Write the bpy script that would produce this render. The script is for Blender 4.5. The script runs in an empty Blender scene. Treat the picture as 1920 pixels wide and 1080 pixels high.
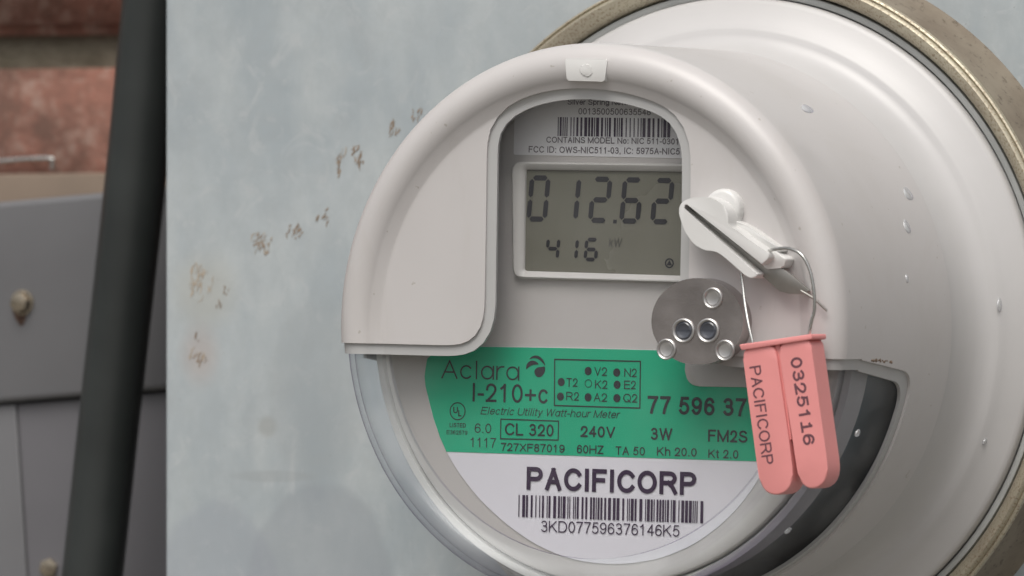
import bpy, bmesh, math, random
from mathutils import Vector, Matrix
random.seed(7)
R = math.radians
SC = bpy.context.scene
COL = SC.collection

# ------------------------------------------------------------------ camera
D, TH = 2500.0, R(27.5)             # mm to the meter's front, and how far to its right the camera stands
FP, CX, CY = 7.0*2500.0, 1112.0, 612.5
HP = 104.5                          # mm from the meter's front rim back to the enclosure's face
ZM = 1.5                            # height of the meter's centre above the ground, m
ROLL = R(1.15)                      # the meter sits a little clockwise in its socket
cd = Vector((-math.sin(TH), math.cos(TH), 0)); cr = Vector((math.cos(TH), math.sin(TH), 0)); cu = Vector((0, 0, 1))
C0 = -D*cd - (CX-960)/7.0*cr + (CY-540)/7.0*cu      # camera position, mm, from the front centre
cam = bpy.data.objects.new('camera', bpy.data.cameras.new('camera')); COL.objects.link(cam)
cam.location = Vector((C0.x, C0.y-HP, C0.z))*.001 + Vector((0, 0, ZM))
cam.rotation_euler = (R(90), 0, TH)
cam.data.sensor_width = 36; cam.data.lens = FP*36/1920
cam.data.clip_start = .05; cam.data.clip_end = 200
cam.data.dof.use_dof = True; cam.data.dof.focus_distance = 2.515; cam.data.dof.aperture_fstop = 23
SC.camera = cam

# ------------------------------------------------------------------ light
SUN_EL, SUN_AZ = 60, 170            # overcast: a broad weak sun high in front of the wall
w = bpy.data.worlds.new('World'); SC.world = w; w.use_nodes = True
nt = w.node_tree; bg = nt.nodes['Background']
sky = nt.nodes.new('ShaderNodeTexSky'); sky.sky_type = 'NISHITA'; sky.sun_disc = False
sky.sun_elevation = R(SUN_EL); sky.sun_rotation = R(SUN_AZ); sky.dust_density = 6; sky.air_density = 1; sky.ozone_density = .6
hs = nt.nodes.new('ShaderNodeHueSaturation'); hs.inputs['Saturation'].default_value = .28
nt.links.new(sky.outputs[0], hs.inputs['Color']); nt.links.new(hs.outputs[0], bg.inputs[0]); bg.inputs[1].default_value = .125
sl = bpy.data.lights.new('sun', 'SUN'); sl.energy = 1.3; sl.angle = R(40); sl.color = (1, .96, .9)
so = bpy.data.objects.new('sun', sl); COL.objects.link(so)
sd = Vector((math.sin(R(SUN_AZ))*math.cos(R(SUN_EL)), math.cos(R(SUN_AZ))*math.cos(R(SUN_EL)), math.sin(R(SUN_EL))))
so.rotation_euler = sd.to_track_quat('Z', 'Y').to_euler(); so.location = (0, -2, 4)
SC.view_settings.view_transform = 'Standard'; SC.view_settings.look = 'None'
SC.view_settings.exposure = 0.1; SC.view_settings.gamma = 1
SC.render.engine = 'CYCLES'; SC.cycles.transparent_max_bounces = 24; SC.cycles.max_bounces = 8

# ------------------------------------------------------------------ helpers
def P(px, py, h, roll=True):
    """point of the meter-front frame (mm) at depth h behind the front rim, seen at photo pixel px, py"""
    ray = cd*FP + cr*(px-960) - cu*(py-540)
    q = C0 + ray*((h-C0.y)/ray.y)
    if not roll: return q.x, q.z
    c, s = math.cos(ROLL), math.sin(ROLL)
    return q.x*c - q.z*s, q.x*s + q.z*c
def PP(pts, h, roll=True): return [P(x, y, h, roll) for x, y in pts]
def tag(o, label=None, cat=None, group=None, kind=None):
    if label: o['label'] = label
    if cat: o['category'] = cat
    if group: o['group'] = group
    if kind: o['kind'] = kind
    return o
def link(name, me, mat, parent=None, smooth=None):
    o = bpy.data.objects.new(name, me); COL.objects.link(o)
    if mat: me.materials.append(mat)
    if parent: o.parent = parent
    if smooth is not None:
        me.shade_smooth(); me.set_sharp_from_angle(angle=R(smooth))
    return o
def from_bm(name, bm, mat, parent=None, smooth=None, off=HP, recalc=True):
    """bm in meter-front mm (x, h, z) -> object in metres, y measured from the enclosure face"""
    if recalc: bmesh.ops.recalc_face_normals(bm, faces=bm.faces)
    for v in bm.verts: v.co = Vector((v.co.x*.001, (v.co.y-off)*.001, v.co.z*.001))
    me = bpy.data.meshes.new(name); bm.to_mesh(me); bm.free()
    return link(name, me, mat, parent, smooth)
def empty(name, loc, rot=(0, 0, 0)):
    o = bpy.data.objects.new(name, None); COL.objects.link(o); o.location = loc; o.rotation_euler = rot
    o.empty_display_size = .02; return o
def clean(poly, d):
    out = []
    for p in poly:
        if not out or (Vector(p)-Vector(out[-1])).length > d: out.append(p)
    while len(out) > 3 and (Vector(out[0])-Vector(out[-1])).length <= d: out.pop()
    return out
def add_prism(bm, poly, h0, h1, bev=0, seg=2):
    if bev: poly = clean(poly, bev*.55)
    vs0 = [bm.verts.new((x, h0, z)) for x, z in poly]; vs1 = [bm.verts.new((x, h1, z)) for x, z in poly]
    f = bm.faces.new(vs0); bm.faces.new(vs1[::-1]); n = len(poly)
    for i in range(n): bm.faces.new((vs0[i], vs1[i], vs1[(i+1) % n], vs0[(i+1) % n]))
    if bev: bmesh.ops.bevel(bm, geom=list(f.edges), offset=bev, segments=seg, profile=.5, affect='EDGES')
def prism(name, poly, h0, h1, mat, parent, bev=0, smooth=35, seg=2):
    bm = bmesh.new(); add_prism(bm, poly, h0, h1, bev, seg)
    return from_bm(name, bm, mat, parent, smooth)
def roundp(pts, r, n=6):
    """round the corners of a closed polygon; r is one radius or a list"""
    out = []; m = len(pts)
    for i, p in enumerate(pts):
        rr = r[i] if isinstance(r, (list, tuple)) else r
        a = Vector(pts[i-1])-Vector(p); b = Vector(pts[(i+1) % m])-Vector(p)
        if rr <= 0 or a.length < 1e-6 or b.length < 1e-6: out.append(tuple(p)); continue
        t = min(rr, a.length*.48, b.length*.48)
        p0 = Vector(p)+a.normalized()*t; p1 = Vector(p)+b.normalized()*t
        for k in range(n+1):
            u = k/n; q = p0*(1-u)**2 + Vector(p)*2*u*(1-u) + p1*u*u
            out.append((q.x, q.y))
    return out
def area(p): return .5*sum(p[i-1][0]*p[i][1]-p[i][0]*p[i-1][1] for i in range(len(p)))
def offsetp(p, d):
    """grow (d>0) a closed polygon"""
    s = 1 if area(p) > 0 else -1; n = len(p); out = []
    for i in range(n):
        a = Vector(p[i])-Vector(p[i-1]); b = Vector(p[(i+1) % n])-Vector(p[i])
        na = Vector((a.y, -a.x)).normalized()*s; nb = Vector((b.y, -b.x)).normalized()*s
        m = (na+nb); m = m/max(m.length_squared, 1e-9)*2
        if m.length > 2.2: m = m.normalized()*2.2
        out.append((p[i][0]+m.x*d, p[i][1]+m.y*d))
    return out
def revolve_bm(prof, n=160, closed=False, bm=None):
    bm = bm or bmesh.new(); rings = []
    for r, h in prof:
        if r < 1e-6: rings.append([bm.verts.new((0, h, 0))])
        else: rings.append([bm.verts.new((r*math.cos(2*math.pi*k/n), h, r*math.sin(2*math.pi*k/n))) for k in range(n)])
    pairs = list(zip(rings, rings[1:]))
    if closed: pairs.append((rings[-1], rings[0]))
    for a, b in pairs:
        for k in range(n):
            l = (k+1) % n
            if len(a) == 1 and len(b) == 1: continue
            if len(a) == 1: bm.faces.new((a[0], b[k], b[l]))
            elif len(b) == 1: bm.faces.new((a[k], b[0], a[l]))
            else: bm.faces.new((a[k], b[k], b[l], a[l]))
    return bm
def offprof(prof, d):
    out = []
    for i, (r, h) in enumerate(prof):
        a = Vector(prof[max(i-1, 0)]); b = Vector(prof[min(i+1, len(prof)-1)]); t = (b-a).normalized()
        nrm = Vector((-t.y, t.x))     # inwards for a profile running from the axis out and back
        out.append((max(0, r+nrm.x*d) if r > 0 else 0, h+nrm.y*d))
    return out
def disc_poly(cx, cz, r, n=28, rz=None, a0=0, a1=2*math.pi):
    full = abs(a1-a0-2*math.pi) < 1e-6; m = n if full else n+1
    return [(cx+r*math.cos(a0+(a1-a0)*k/n), cz+(rz or r)*math.sin(a0+(a1-a0)*k/n)) for k in range(m)]
def tube(name, pts, rad, mat, parent, off=HP, nseg=8, res=8, raw=False):
    """smooth round wire through (x, h, z) mm points (Catmull-Rom)"""
    P_ = [Vector(p) for p in pts]; C = []
    for i in range(len(P_)-1):
        p0 = P_[max(i-1, 0)]; p1 = P_[i]; p2 = P_[i+1]; p3 = P_[min(i+2, len(P_)-1)]
        for k in range(res):
            t = k/res
            C.append(.5*((2*p1)+(p2-p0)*t+(2*p0-5*p1+4*p2-p3)*t*t+(3*p1-p0-3*p2+p3)*t**3))
    C.append(P_[-1]); bm = bmesh.new(); rings = []; up = Vector((0, 1, 0))
    for i, c in enumerate(C):
        t = (C[min(i+1, len(C)-1)]-C[max(i-1, 0)]).normalized()
        x = t.cross(up); x = x.normalized() if x.length > 1e-3 else Vector((1, 0, 0)); y = x.cross(t).normalized(); up = y
        rr = rad(i/(len(C)-1)) if callable(rad) else rad
        rings.append([bm.verts.new(c+x*rr*math.cos(2*math.pi*k/nseg)+y*rr*math.sin(2*math.pi*k/nseg)) for k in range(nseg)])
    for a, b in zip(rings, rings[1:]):
        for k in range(nseg): bm.faces.new((a[k], b[k], b[(k+1) % nseg], a[(k+1) % nseg]))
    bm.faces.new(rings[0]); bm.faces.new(rings[-1])
    return from_bm(name, bm, mat, parent, 50, off)

# ------------------------------------------------------------------ materials
def mat(name, col, rough=.5, metal=0, var=0, scale=40, bump=0, bscale=300, spec=.5, coat=0, detail=4):
    m = bpy.data.materials.new(name); m.use_nodes = True; n = m.node_tree.nodes; L = m.node_tree.links
    b = n['Principled BSDF']; b.inputs['Base Color'].default_value = (*col, 1); b.inputs['Roughness'].default_value = rough
    b.inputs['Metallic'].default_value = metal; b.inputs['Specular IOR Level'].default_value = spec
    if coat: b.inputs['Coat Weight'].default_value = coat; b.inputs['Coat Roughness'].default_value = .15
    tc = n.new('ShaderNodeTexCoord')
    if var:
        t = n.new('ShaderNodeTexNoise'); t.inputs['Scale'].default_value = scale; t.inputs['Detail'].default_value = detail
        r = n.new('ShaderNodeValToRGB'); r.color_ramp.elements[0].position = .3; r.color_ramp.elements[1].position = .7
        r.color_ramp.elements[0].color = (*[c*(1-var) for c in col], 1); r.color_ramp.elements[1].color = (*[min(1, c*(1+var)) for c in col], 1)
        L.new(tc.outputs['Object'], t.inputs['Vector']); L.new(t.outputs[0], r.inputs[0]); L.new(r.outputs[0], b.inputs['Base Color'])
        mr = n.new('ShaderNodeMapRange'); mr.inputs[3].default_value = max(.02, rough-.08); mr.inputs[4].default_value = min(1, rough+.1)
        L.new(t.outputs[0], mr.inputs[0]); L.new(mr.outputs[0], b.inputs['Roughness'])
    if bump:
        t = n.new('ShaderNodeTexNoise'); t.inputs['Scale'].default_value = bscale; t.inputs['Detail'].default_value = 3
        u = n.new('ShaderNodeBump'); u.inputs['Strength'].default_value = bump; u.inputs['Distance'].default_value = .0004
        L.new(tc.outputs['Object'], t.inputs['Vector']); L.new(t.outputs[0], u.inputs['Height']); L.new(u.outputs[0], b.inputs['Normal'])
    return m
class NT:
    """tiny node-graph writer"""
    def __init__(s, m): s.m = m; s.n = m.node_tree.nodes; s.L = m.node_tree.links; s.tc = s.n.new('ShaderNodeTexCoord'); s.b = s.n['Principled BSDF']
    def noise(s, scale, detail=4, rough=.5, vec=None, dist=0):
        t = s.n.new('ShaderNodeTexNoise'); t.inputs['Scale'].default_value = scale; t.inputs['Detail'].default_value = detail
        t.inputs['Roughness'].default_value = rough; t.inputs['Distortion'].default_value = dist
        s.L.new(vec or s.tc.outputs['Object'], t.inputs['Vector']); return t.outputs[0]
    def ramp(s, v, stops):
        r = s.n.new('ShaderNodeValToRGB'); e = r.color_ramp.elements
        while len(e) < len(stops): e.new(.5)
        for k, (p, c) in enumerate(stops): e[k].position = p; e[k].color = (c, c, c, 1) if not isinstance(c, tuple) else (*c, 1)
        s.L.new(v, r.inputs[0]); return r.outputs[0]
    def mix(s, f, a, b, mode='MIX'):
        x = s.n.new('ShaderNodeMix'); x.data_type = 'RGBA'; x.blend_type = mode
        for k, v in ((0, f), (6, a), (7, b)):
            if hasattr(v, 'is_output'): s.L.new(v, x.inputs[k])
            elif isinstance(v, tuple): x.inputs[k].default_value = (*v, 1)
            else: x.inputs[k].default_value = v
        return x.outputs[2]
    def math(s, op, a, b=0.):
        x = s.n.new('ShaderNodeMath'); x.operation = op
        for k, v in ((0, a), (1, b)):
            if hasattr(v, 'is_output'): s.L.new(v, x.inputs[k])
            else: x.inputs[k].default_value = v
        return x.outputs[0]
    def scaled(s, sc, loc=(0, 0, 0), rot=(0, 0, 0)):
        x = s.n.new('ShaderNodeMapping'); x.inputs['Scale'].default_value = sc; x.inputs['Location'].default_value = loc; x.inputs['Rotation'].default_value = rot
        s.L.new(s.tc.outputs['Object'], x.inputs[0]); return x.outputs[0]
    def spot(s, c, rad, soft=.35):
        """1 inside an ellipsoid at c with radii rad (object metres), 0 outside"""
        x = s.n.new('ShaderNodeMapping'); x.vector_type = 'TEXTURE'; x.inputs['Location'].default_value = c; x.inputs['Scale'].default_value = rad
        wob = s.n.new('ShaderNodeTexNoise'); wob.inputs['Scale'].default_value = 30; s.L.new(s.tc.outputs['Object'], wob.inputs['Vector'])
        s.L.new(s.tc.outputs['Object'], x.inputs[0])
        l = s.n.new('ShaderNodeVectorMath'); l.operation = 'LENGTH'; s.L.new(x.outputs[0], l.inputs[0])
        v = s.math('ADD', l.outputs['Value'], s.math('MULTIPLY', s.math('SUBTRACT', wob.outputs[0], .5), .5))
        mr = s.n.new('ShaderNodeMapRange'); mr.interpolation_type = 'SMOOTHSTEP'; mr.inputs[1].default_value = 1+soft; mr.inputs[2].default_value = 1-soft
        s.L.new(v, mr.inputs[0]); return mr.outputs[0]

def clear_mat(name, tint, haze=.06, rough=.08, base=.05):
    m = bpy.data.materials.new(name); m.use_nodes = True; n = m.node_tree.nodes; L = m.node_tree.links
    n.remove(n['Principled BSDF']); out = n['Material Output']
    t = n.new('ShaderNodeBsdfTransparent'); t.inputs[0].default_value = (*tint, 1)
    g = n.new('ShaderNodeBsdfGlossy'); g.inputs['Roughness'].default_value = rough; g.inputs[0].default_value = (.95, .97, 1, 1)
    d = n.new('ShaderNodeBsdfDiffuse'); d.inputs[0].default_value = (.75, .76, .76, 1)
    lw = n.new('ShaderNodeLayerWeight'); lw.inputs[0].default_value = .5
    pw = n.new('ShaderNodeMath'); pw.operation = 'POWER'; pw.inputs[1].default_value = 4.5; L.new(lw.outputs['Facing'], pw.inputs[0])
    ma = n.new('ShaderNodeMath'); ma.operation = 'MULTIPLY_ADD'; ma.inputs[1].default_value = .11; ma.inputs[2].default_value = base; L.new(pw.outputs[0], ma.inputs[0])
    ab = n.new('ShaderNodeMix'); ab.data_type = 'RGBA'; ab.inputs[6].default_value = (*tint, 1); ab.inputs[7].default_value = (.26, .20, .36, 1)
    p2 = n.new('ShaderNodeMath'); p2.operation = 'POWER'; p2.inputs[1].default_value = 3.2; L.new(lw.outputs['Facing'], p2.inputs[0]); L.new(p2.outputs[0], ab.inputs[0]); L.new(ab.outputs[2], t.inputs[0])
    m1 = n.new('ShaderNodeMixShader'); L.new(ma.outputs[0], m1.inputs[0]); L.new(t.outputs[0], m1.inputs[1]); L.new(g.outputs[0], m1.inputs[2])
    m2 = n.new('ShaderNodeMixShader'); L.new(m1.outputs[0], m2.inputs[1]); L.new(d.outputs[0], m2.inputs[2])
    nz = n.new('ShaderNodeTexNoise'); nz.inputs['Scale'].default_value = 60; nz.inputs['Detail'].default_value = 6
    tc = n.new('ShaderNodeTexCoord'); L.new(tc.outputs['Object'], nz.inputs['Vector'])
    mr = n.new('ShaderNodeMapRange'); mr.inputs[1].default_value = .35; mr.inputs[2].default_value = .75; mr.inputs[3].default_value = haze*.4; mr.inputs[4].default_value = haze*1.8
    L.new(nz.outputs[0], mr.inputs[0]); L.new(mr.outputs[0], m2.inputs[0]); L.new(m2.outputs[0], out.inputs[0])
    return m

M = {}
M['hood'] = mat('hood_plastic', (.53, .51, .502), .34, var=.03, scale=25, bump=.04, bscale=900)
g = NT(M['hood']); dirt = g.ramp(g.noise(420, 2), [(.0, 0.), (.735, 0.), (.76, 1.)])
src = g.b.inputs['Base Color'].links[0].from_socket
hc_ = g.mix(g.math('MULTIPLY', dirt, .5), src, (.28, .25, .2))
hc_ = g.mix(g.ramp(g.noise(38, 6, .7, vec=g.scaled((1, .5, .35)), dist=.6), [(.52, 0.), (.72, .22)]), hc_, (.42, .39, .35))
g.L.new(hc_, g.b.inputs['Base Color'])
M['trim'] = mat('trim_plastic', (.43, .43, .425), .4, var=.03, scale=30)
M['base'] = mat('base_plastic', (.51, .50, .495), .34, var=.05, scale=25, bump=.04, bscale=900)
M['white'] = mat('white_plastic', (.66, .655, .64), .32, var=.02, scale=60)
M['clear'] = clear_mat('clear_polycarbonate', (.97, .98, .98), .012, .12, .022)
M['clear_rim'] = clear_mat('clear_rim', (.95, .97, .97), .075, .2, .018)
M['bezel'] = mat('bezel_plastic', (.55, .51, .49), .5, var=.02, scale=20)
M['face'] = mat('face_plastic', (.53, .50, .475), .5, var=.02, scale=20)
M['frame'] = mat('display_frame_plastic', (.60, .57, .54), .4)
M['screen'] = mat('display_glass', (.172, .163, .130), .25, var=.04, scale=30)
M['segment'] = mat('display_segment', (.022, .02, .025), .4)
M['ghost'] = mat('faint_segment', (.085, .08, .068), .4)
M['label_white'] = mat('label_white', (.79, .755, .80), .45, var=.015, scale=30)
M['label_green'] = mat('label_green', (.012, .42, .225), .45, var=.04, scale=25)
M['sticker'] = mat('sticker_paper', (.80, .77, .78), .5, var=.02)
M['ink'] = mat('print_ink', (.028, .026, .032), .5)
M['ink_purple'] = mat('print_ink_violet', (.035, .012, .045), .5)
M['ink_soft'] = mat('print_ink_grey', (.13, .105, .12), .5)
M['dark_inside'] = mat('dark_inner_body', (.14, .20, .22), .4, var=.12, scale=40)
M['steel'] = mat('port_steel', (.46, .425, .415), .22, metal=.92, var=.12, scale=90, bump=.1, bscale=600)
M['steel_edge'] = mat('port_steel_edge', (.5, .48, .47), .28, metal=.9)
M['rivet'] = mat('rivet_steel', (.50, .49, .48), .36, metal=.85, var=.08, scale=300)
M['lens'] = mat('lens_glass', (.05, .055, .07), .06, coat=1)
M['wire'] = mat('seal_wire', (.50, .50, .48), .25, metal=.9, var=.1, scale=200)
M['blade'] = mat('latch_blade', (.30, .29, .27), .35, metal=.7, var=.15, scale=120)
M['tag'] = mat('seal_plastic', (.76, .29, .28), .42, var=.03, scale=120, bump=.05, bscale=700)
M['tag_ink'] = mat('seal_stamp_ink', (.14, .055, .07), .5)
M['dirt'] = mat('dried_dirt', (.16, .115, .08), .9, var=.4, scale=400)
M['water'] = clear_mat('water_drop', (.97, .98, .98), .30, .03, .25)
M['black_rubber'] = mat('black_conduit', (.026, .030, .029), .42, var=.15, scale=40, bump=.1, bscale=150)
M['box_paint'] = mat('box_paint', (.14, .14, .146), .48, var=.08, scale=18, bump=.15, bscale=200)
M['box_paint_dark'] = mat('box_paint_lower', (.128, .125, .134), .48, var=.08, scale=18, bump=.15, bscale=200)
M['bolt'] = mat('bolt_steel', (.36, .31, .24), .25, metal=.8, var=.25, scale=200)
M['rust'] = mat('rust_run', (.085, .05, .035), .9, var=.4, scale=300)
M['batten'] = mat('weathered_batten', (.24, .185, .14), .85, var=.15, scale=30, bump=.4, bscale=80)
M['ring_gap'] = mat('ring_steel_inside', (.40, .41, .40), .5, metal=.1, var=.15, scale=60)
# plated sealing ring: yellow-gold chromate, scuffed and grimy
m = M['ring'] = mat('ring_yellow_plating', (.5, .4, .24), .3, metal=.65); g = NT(m)
n1 = g.noise(45, 6, .6); n2 = g.noise(1400, 3, .6)
c = g.mix(g.ramp(n1, [(.35, 0.), (.65, 1.)]), (.40, .355, .275), (.53, .49, .38))
c = g.mix(g.ramp(n2, [(.52, 0.), (.68, .75)]), c, (.26, .19, .13)); c = g.mix(g.ramp(g.noise(90, 4, .6), [(.62, 0.), (.72, .6)]), c, (.17, .13, .09))
g.L.new(c, g.b.inputs['Base Color']); g.L.new(g.ramp(n2, [(.3, .42), (.7, .7)]), g.b.inputs['Roughness'])
m = M['ring_side'] = mat('ring_dusty_side', (.2, .16, .12), .7, metal=.1); g = NT(m)
n1 = g.noise(50, 5, .6); n2 = g.noise(350, 5, .75)
c = g.mix(g.ramp(n1, [(.35, 0.), (.65, 1.)]), (.17, .135, .10), (.25, .215, .165))
c = g.mix(g.ramp(n2, [(.56, 0.), (.66, .8)]), c, (.09, .07, .05)); g.L.new(c, g.b.inputs['Base Color'])
# bricks and mortar
m = M['brick'] = mat('red_brick', (.3, .1, .07), .9); g = NT(m)
n1 = g.noise(38, 5, .7); n2 = g.noise(150, 5, .7)
oi = g.n.new('ShaderNodeObjectInfo'); tone = g.math('MULTIPLY_ADD', oi.outputs['Random'], .25); g.n[-1].inputs[2].default_value = .9
c = g.mix(g.ramp(n1, [(.35, 0.), (.65, 1.)]), (.14, .075, .055), (.33, .14, .10))
c = g.mix(g.ramp(n2, [(.50, 0.), (.66, .8)]), c, (.30, .21, .17)); v = g.n.new('ShaderNodeHueSaturation'); g.L.new(tone, v.inputs['Value']); g.L.new(c, v.inputs['Color']); g.L.new(v.outputs[0], g.b.inputs['Base Color'])
u = g.n.new('ShaderNodeBump'); u.inputs['Strength'].default_value = .7; u.inputs['Distance'].default_value = .003; g.L.new(g.noise(70, 6, .7), u.inputs['Height']); g.L.new(u.outputs[0], g.b.inputs['Normal'])
m = M['mortar'] = mat('mortar', (.17, .15, .11), .95); g = NT(m)
c = g.mix(g.ramp(g.noise(40, 6, .7), [(.35, 0.), (.65, 1.)]), (.115, .10, .07), (.22, .195, .15)); g.L.new(c, g.b.inputs['Base Color'])
u = g.n.new('ShaderNodeBump'); u.inputs['Strength'].default_value = .9; u.inputs['Distance'].default_value = .004; g.L.new(g.noise(90, 6, .7), u.inputs['Height']); g.L.new(u.outputs[0], g.b.inputs['Normal'])
m = M['ground'] = mat('gravelly_ground', (.12, .11, .09), .95); g = NT(m)
c = g.mix(g.ramp(g.noise(6, 8, .7), [(.35, 0.), (.65, 1.)]), (.12, .113, .10), (.25, .235, .205)); g.L.new(c, g.b.inputs['Base Color'])

def W(px, py, h):                                   # the same for things that are not rolled with the meter (metres, world)
    x, z = P(px, py, h, False); return Vector((x*.001, (h-HP)*.001, z*.001+ZM))
# galvanised and painted enclosure steel: mottled blue-grey, old smears and specks
m = M['panel'] = mat('weathered_grey_steel', (.36, .4, .41), .42, metal=.0); g = NT(m)
n1 = g.noise(14, 6, .62, dist=.4); n2 = g.noise(60, 5, .6, vec=g.scaled((1, 1, .45))); n3 = g.noise(900, 2, .5); n4 = g.noise(7, 3, .5)
c = g.mix(g.ramp(n1, [(.32, 0.), (.68, 1.)]), (.315, .36, .385), (.42, .46, .475))
c = g.mix(g.ramp(n2, [(.42, 0.), (.66, .7)]), c, (.47, .505, .51))
c = g.mix(g.ramp(g.noise(30, 6, .7, dist=1.), [(.55, 0.), (.75, .35)]), c, (.30, .32, .335))
c = g.mix(g.ramp(g.noise(150, 5, .75), [(.40, 0.), (.70, .45)]), c, (.345, .375, .385))
c = g.mix(g.ramp(g.noise(75, 5, .7, dist=1.5), [(.55, 0.), (.68, .5)]), c, (.475, .50, .505))
spk = g.ramp(n3, [(.70, 0.), (.74, 1.)]); c = g.mix(g.math('MULTIPLY', spk, g.ramp(n4, [(.42, 0.), (.6, .5)])), c, (.17, .16, .15))
lc = lambda px, py: (W(px, py, HP).x, 0, W(px, py, HP).z-ZM)
def smear(px, py, rx, rz, col, k, soft=.25):
    global c
    c = g.mix(g.math('MULTIPLY', g.spot(lc(px, py), (rx, 1, rz), soft), k), c, col)
zl = g.n.new('ShaderNodeSeparateXYZ'); g.L.new(g.tc.outputs['Object'], zl.inputs[0])
smear(510, 893, .0125, .0016, (.28, .29, .295), .3, .3)
smear(502, 800, .003, .003, (.29, .29, .27), .45, .4)
smear(590, 730, .016, .024, (.31, .335, .345), .3, .12)
smear(600, 1120, .024, .030, (.29, .315, .34), .5, .06)
smear(400, 1160, .022, .033, (.30, .325, .365), .4, .06)
smear(385, 545, .009, .009, (.45, .43, .36), .35, .6)
smear(375, 665, .005, .007, (.42, .33, .29), .4, .7)
g.L.new(c, g.b.inputs['Base Color'])
g.L.new(g.ramp(n2, [(.3, .38), (.7, .56)]), g.b.inputs['Roughness'])
u = g.n.new('ShaderNodeBump'); u.inputs['Strength'].default_value = .12; u.inputs['Distance'].default_value = .0006; g.L.new(g.noise(120, 5, .6), u.inputs['Height']); g.L.new(u.outputs[0], g.b.inputs['Normal'])
M['residue'] = mat('dry_brown_residue', (.27, .205, .15), .9, var=.3, scale=500)
M['residue_pale'] = mat('pale_tan_residue', (.42, .36, .29), .9, var=.15, scale=400)
M['seat'] = mat('seat_ring_plastic', (.60, .575, .55), .7, spec=.2)

# ------------------------------------------------------------------ ground, wall
bm = bmesh.new(); bmesh.ops.create_grid(bm, x_segments=4, y_segments=4, size=40)
me = bpy.data.meshes.new('ground'); bm.to_mesh(me); bm.free()
tag(link('ground', me, M['ground']), kind='structure')
YW = .165                                            # the wall's face behind the enclosure
wall = empty('brick_wall', (0, YW, 0)); tag(wall, 'red brick wall with wide olive mortar joints behind the grey boxes', 'wall')
bm = bmesh.new(); bmesh.ops.create_cube(bm, size=1)
for v in bm.verts: v.co = Vector((v.co.x*4.2, (v.co.y+.5)*.2+.007, (v.co.z+.5)*2.7))
me = bpy.data.meshes.new('mortar'); bm.to_mesh(me); bm.free(); link('mortar', me, M['mortar'], wall)
zj = W(60, 128, HP+YW*1000).z                         # top edge of the brick course in view
BH, BJ, BL = .060, .0108, .205
brick_meshes = []
for k in range(5):
    bm = bmesh.new(); bmesh.ops.create_cube(bm, size=1)
    for v in bm.verts: v.co = Vector((v.co.x*(BL-.002), v.co.y*.07, v.co.z*BH))+Vector([random.uniform(-.0012, .0012) for _ in range(3)])
    bmesh.ops.bevel(bm, geom=list(bm.edges), offset=.0035, segments=2, affect='EDGES')
    me = bpy.data.meshes.new('brick'); bm.to_mesh(me); bm.free(); me.materials.append(M['brick']); me.shade_smooth(); brick_meshes.append(me)
x0 = W(-60, 200, HP+YW*1000).x
for cidx in range(-6, 8):
    z = zj-BH/2+cidx*(BH+BJ); sh = 0 if cidx % 2 == 0 else (BL+BJ)/2
    for k in range(-4, 6):
        o = bpy.data.objects.new('brick', random.choice(brick_meshes)); COL.objects.link(o); o.parent = wall
        o.location = (x0+BL/2+k*(BL+BJ)+sh, .035+random.uniform(-.0015, .0015), z); o.rotation_euler = (0, random.uniform(-.004, .004), 0)

# ------------------------------------------------------------------ enclosure (its front panel carries the meter)
XL = W(308, 540, HP).x
enc = empty('meter_enclosure', (0, 0, ZM)); tag(enc, 'large flat blue-grey weathered steel enclosure the meter is mounted on, with brown residue marks', 'enclosure')
bm = bmesh.new(); bmesh.ops.create_cube(bm, size=1)
for v in bm.verts: v.co = Vector((v.co.x*-2*XL, (v.co.y+.5)*.003, v.co.z*.62-.02))
bmesh.ops.bevel(bm, geom=[e for e in bm.edges if all(abs(v.co.y) < 1e-6 for v in e.verts)], offset=.0014, segments=3, affect='EDGES')
me = bpy.data.meshes.new('front_panel'); bm.to_mesh(me); bm.free(); link('front_panel', me, M['panel'], enc, 30)
bm = bmesh.new(); bmesh.ops.create_cube(bm, size=1)
for v in bm.verts: v.co = Vector((v.co.x*(-2*XL-.006), (v.co.y+.5)*.157+.0032, v.co.z*.60-.02))
me = bpy.data.meshes.new('box_body'); bm.to_mesh(me); bm.free(); link('box_body', me, M['box_paint'], enc)
# brown residue: short dried strokes in clusters running up to the meter
def strokes(name, cl, m_):
    bm = bmesh.new()
    for (px, py, rx, ry, n, ang, ln) in cl:
        for _ in range(n):
            a = random.uniform(0, 6.28); q = random.random()**.5
            cx, cz = P(px+math.cos(a)*rx*q, py+math.sin(a)*ry*q, HP, False)
            t = R(ang+random.uniform(-28, 28)); L_ = ln*random.uniform(.3, 1.15); wd = random.uniform(.08, .27)
            dx, dz = math.cos(t), math.sin(t); pts = []
            k = 5; bend = random.uniform(-.25, .25)*L_
            for i in range(k+1):
                u = i/k; ww = wd*math.sin(math.pi*(.08+.84*u))*random.uniform(.6, 1.3); b = bend*math.sin(math.pi*u)
                pts.append(((u-.5)*L_, b+ww))
            for i in range(k, -1, -1):
                u = i/k; ww = wd*math.sin(math.pi*(.08+.84*u))*random.uniform(.6, 1.3); b = bend*math.sin(math.pi*u)
                pts.append(((u-.5)*L_, b-ww))
            poly = [(cx+x*dx-y*dz, cz+x*dz+y*dx) for x, y in pts]
            th = random.uniform(.04, .16); vs = [bm.verts.new((x, HP-th, z)) for x, z in poly]; bm.faces.new(vs)
    o = from_bm(name, bm, m_, enc, None); tag(o, kind='stuff'); return o
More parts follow.
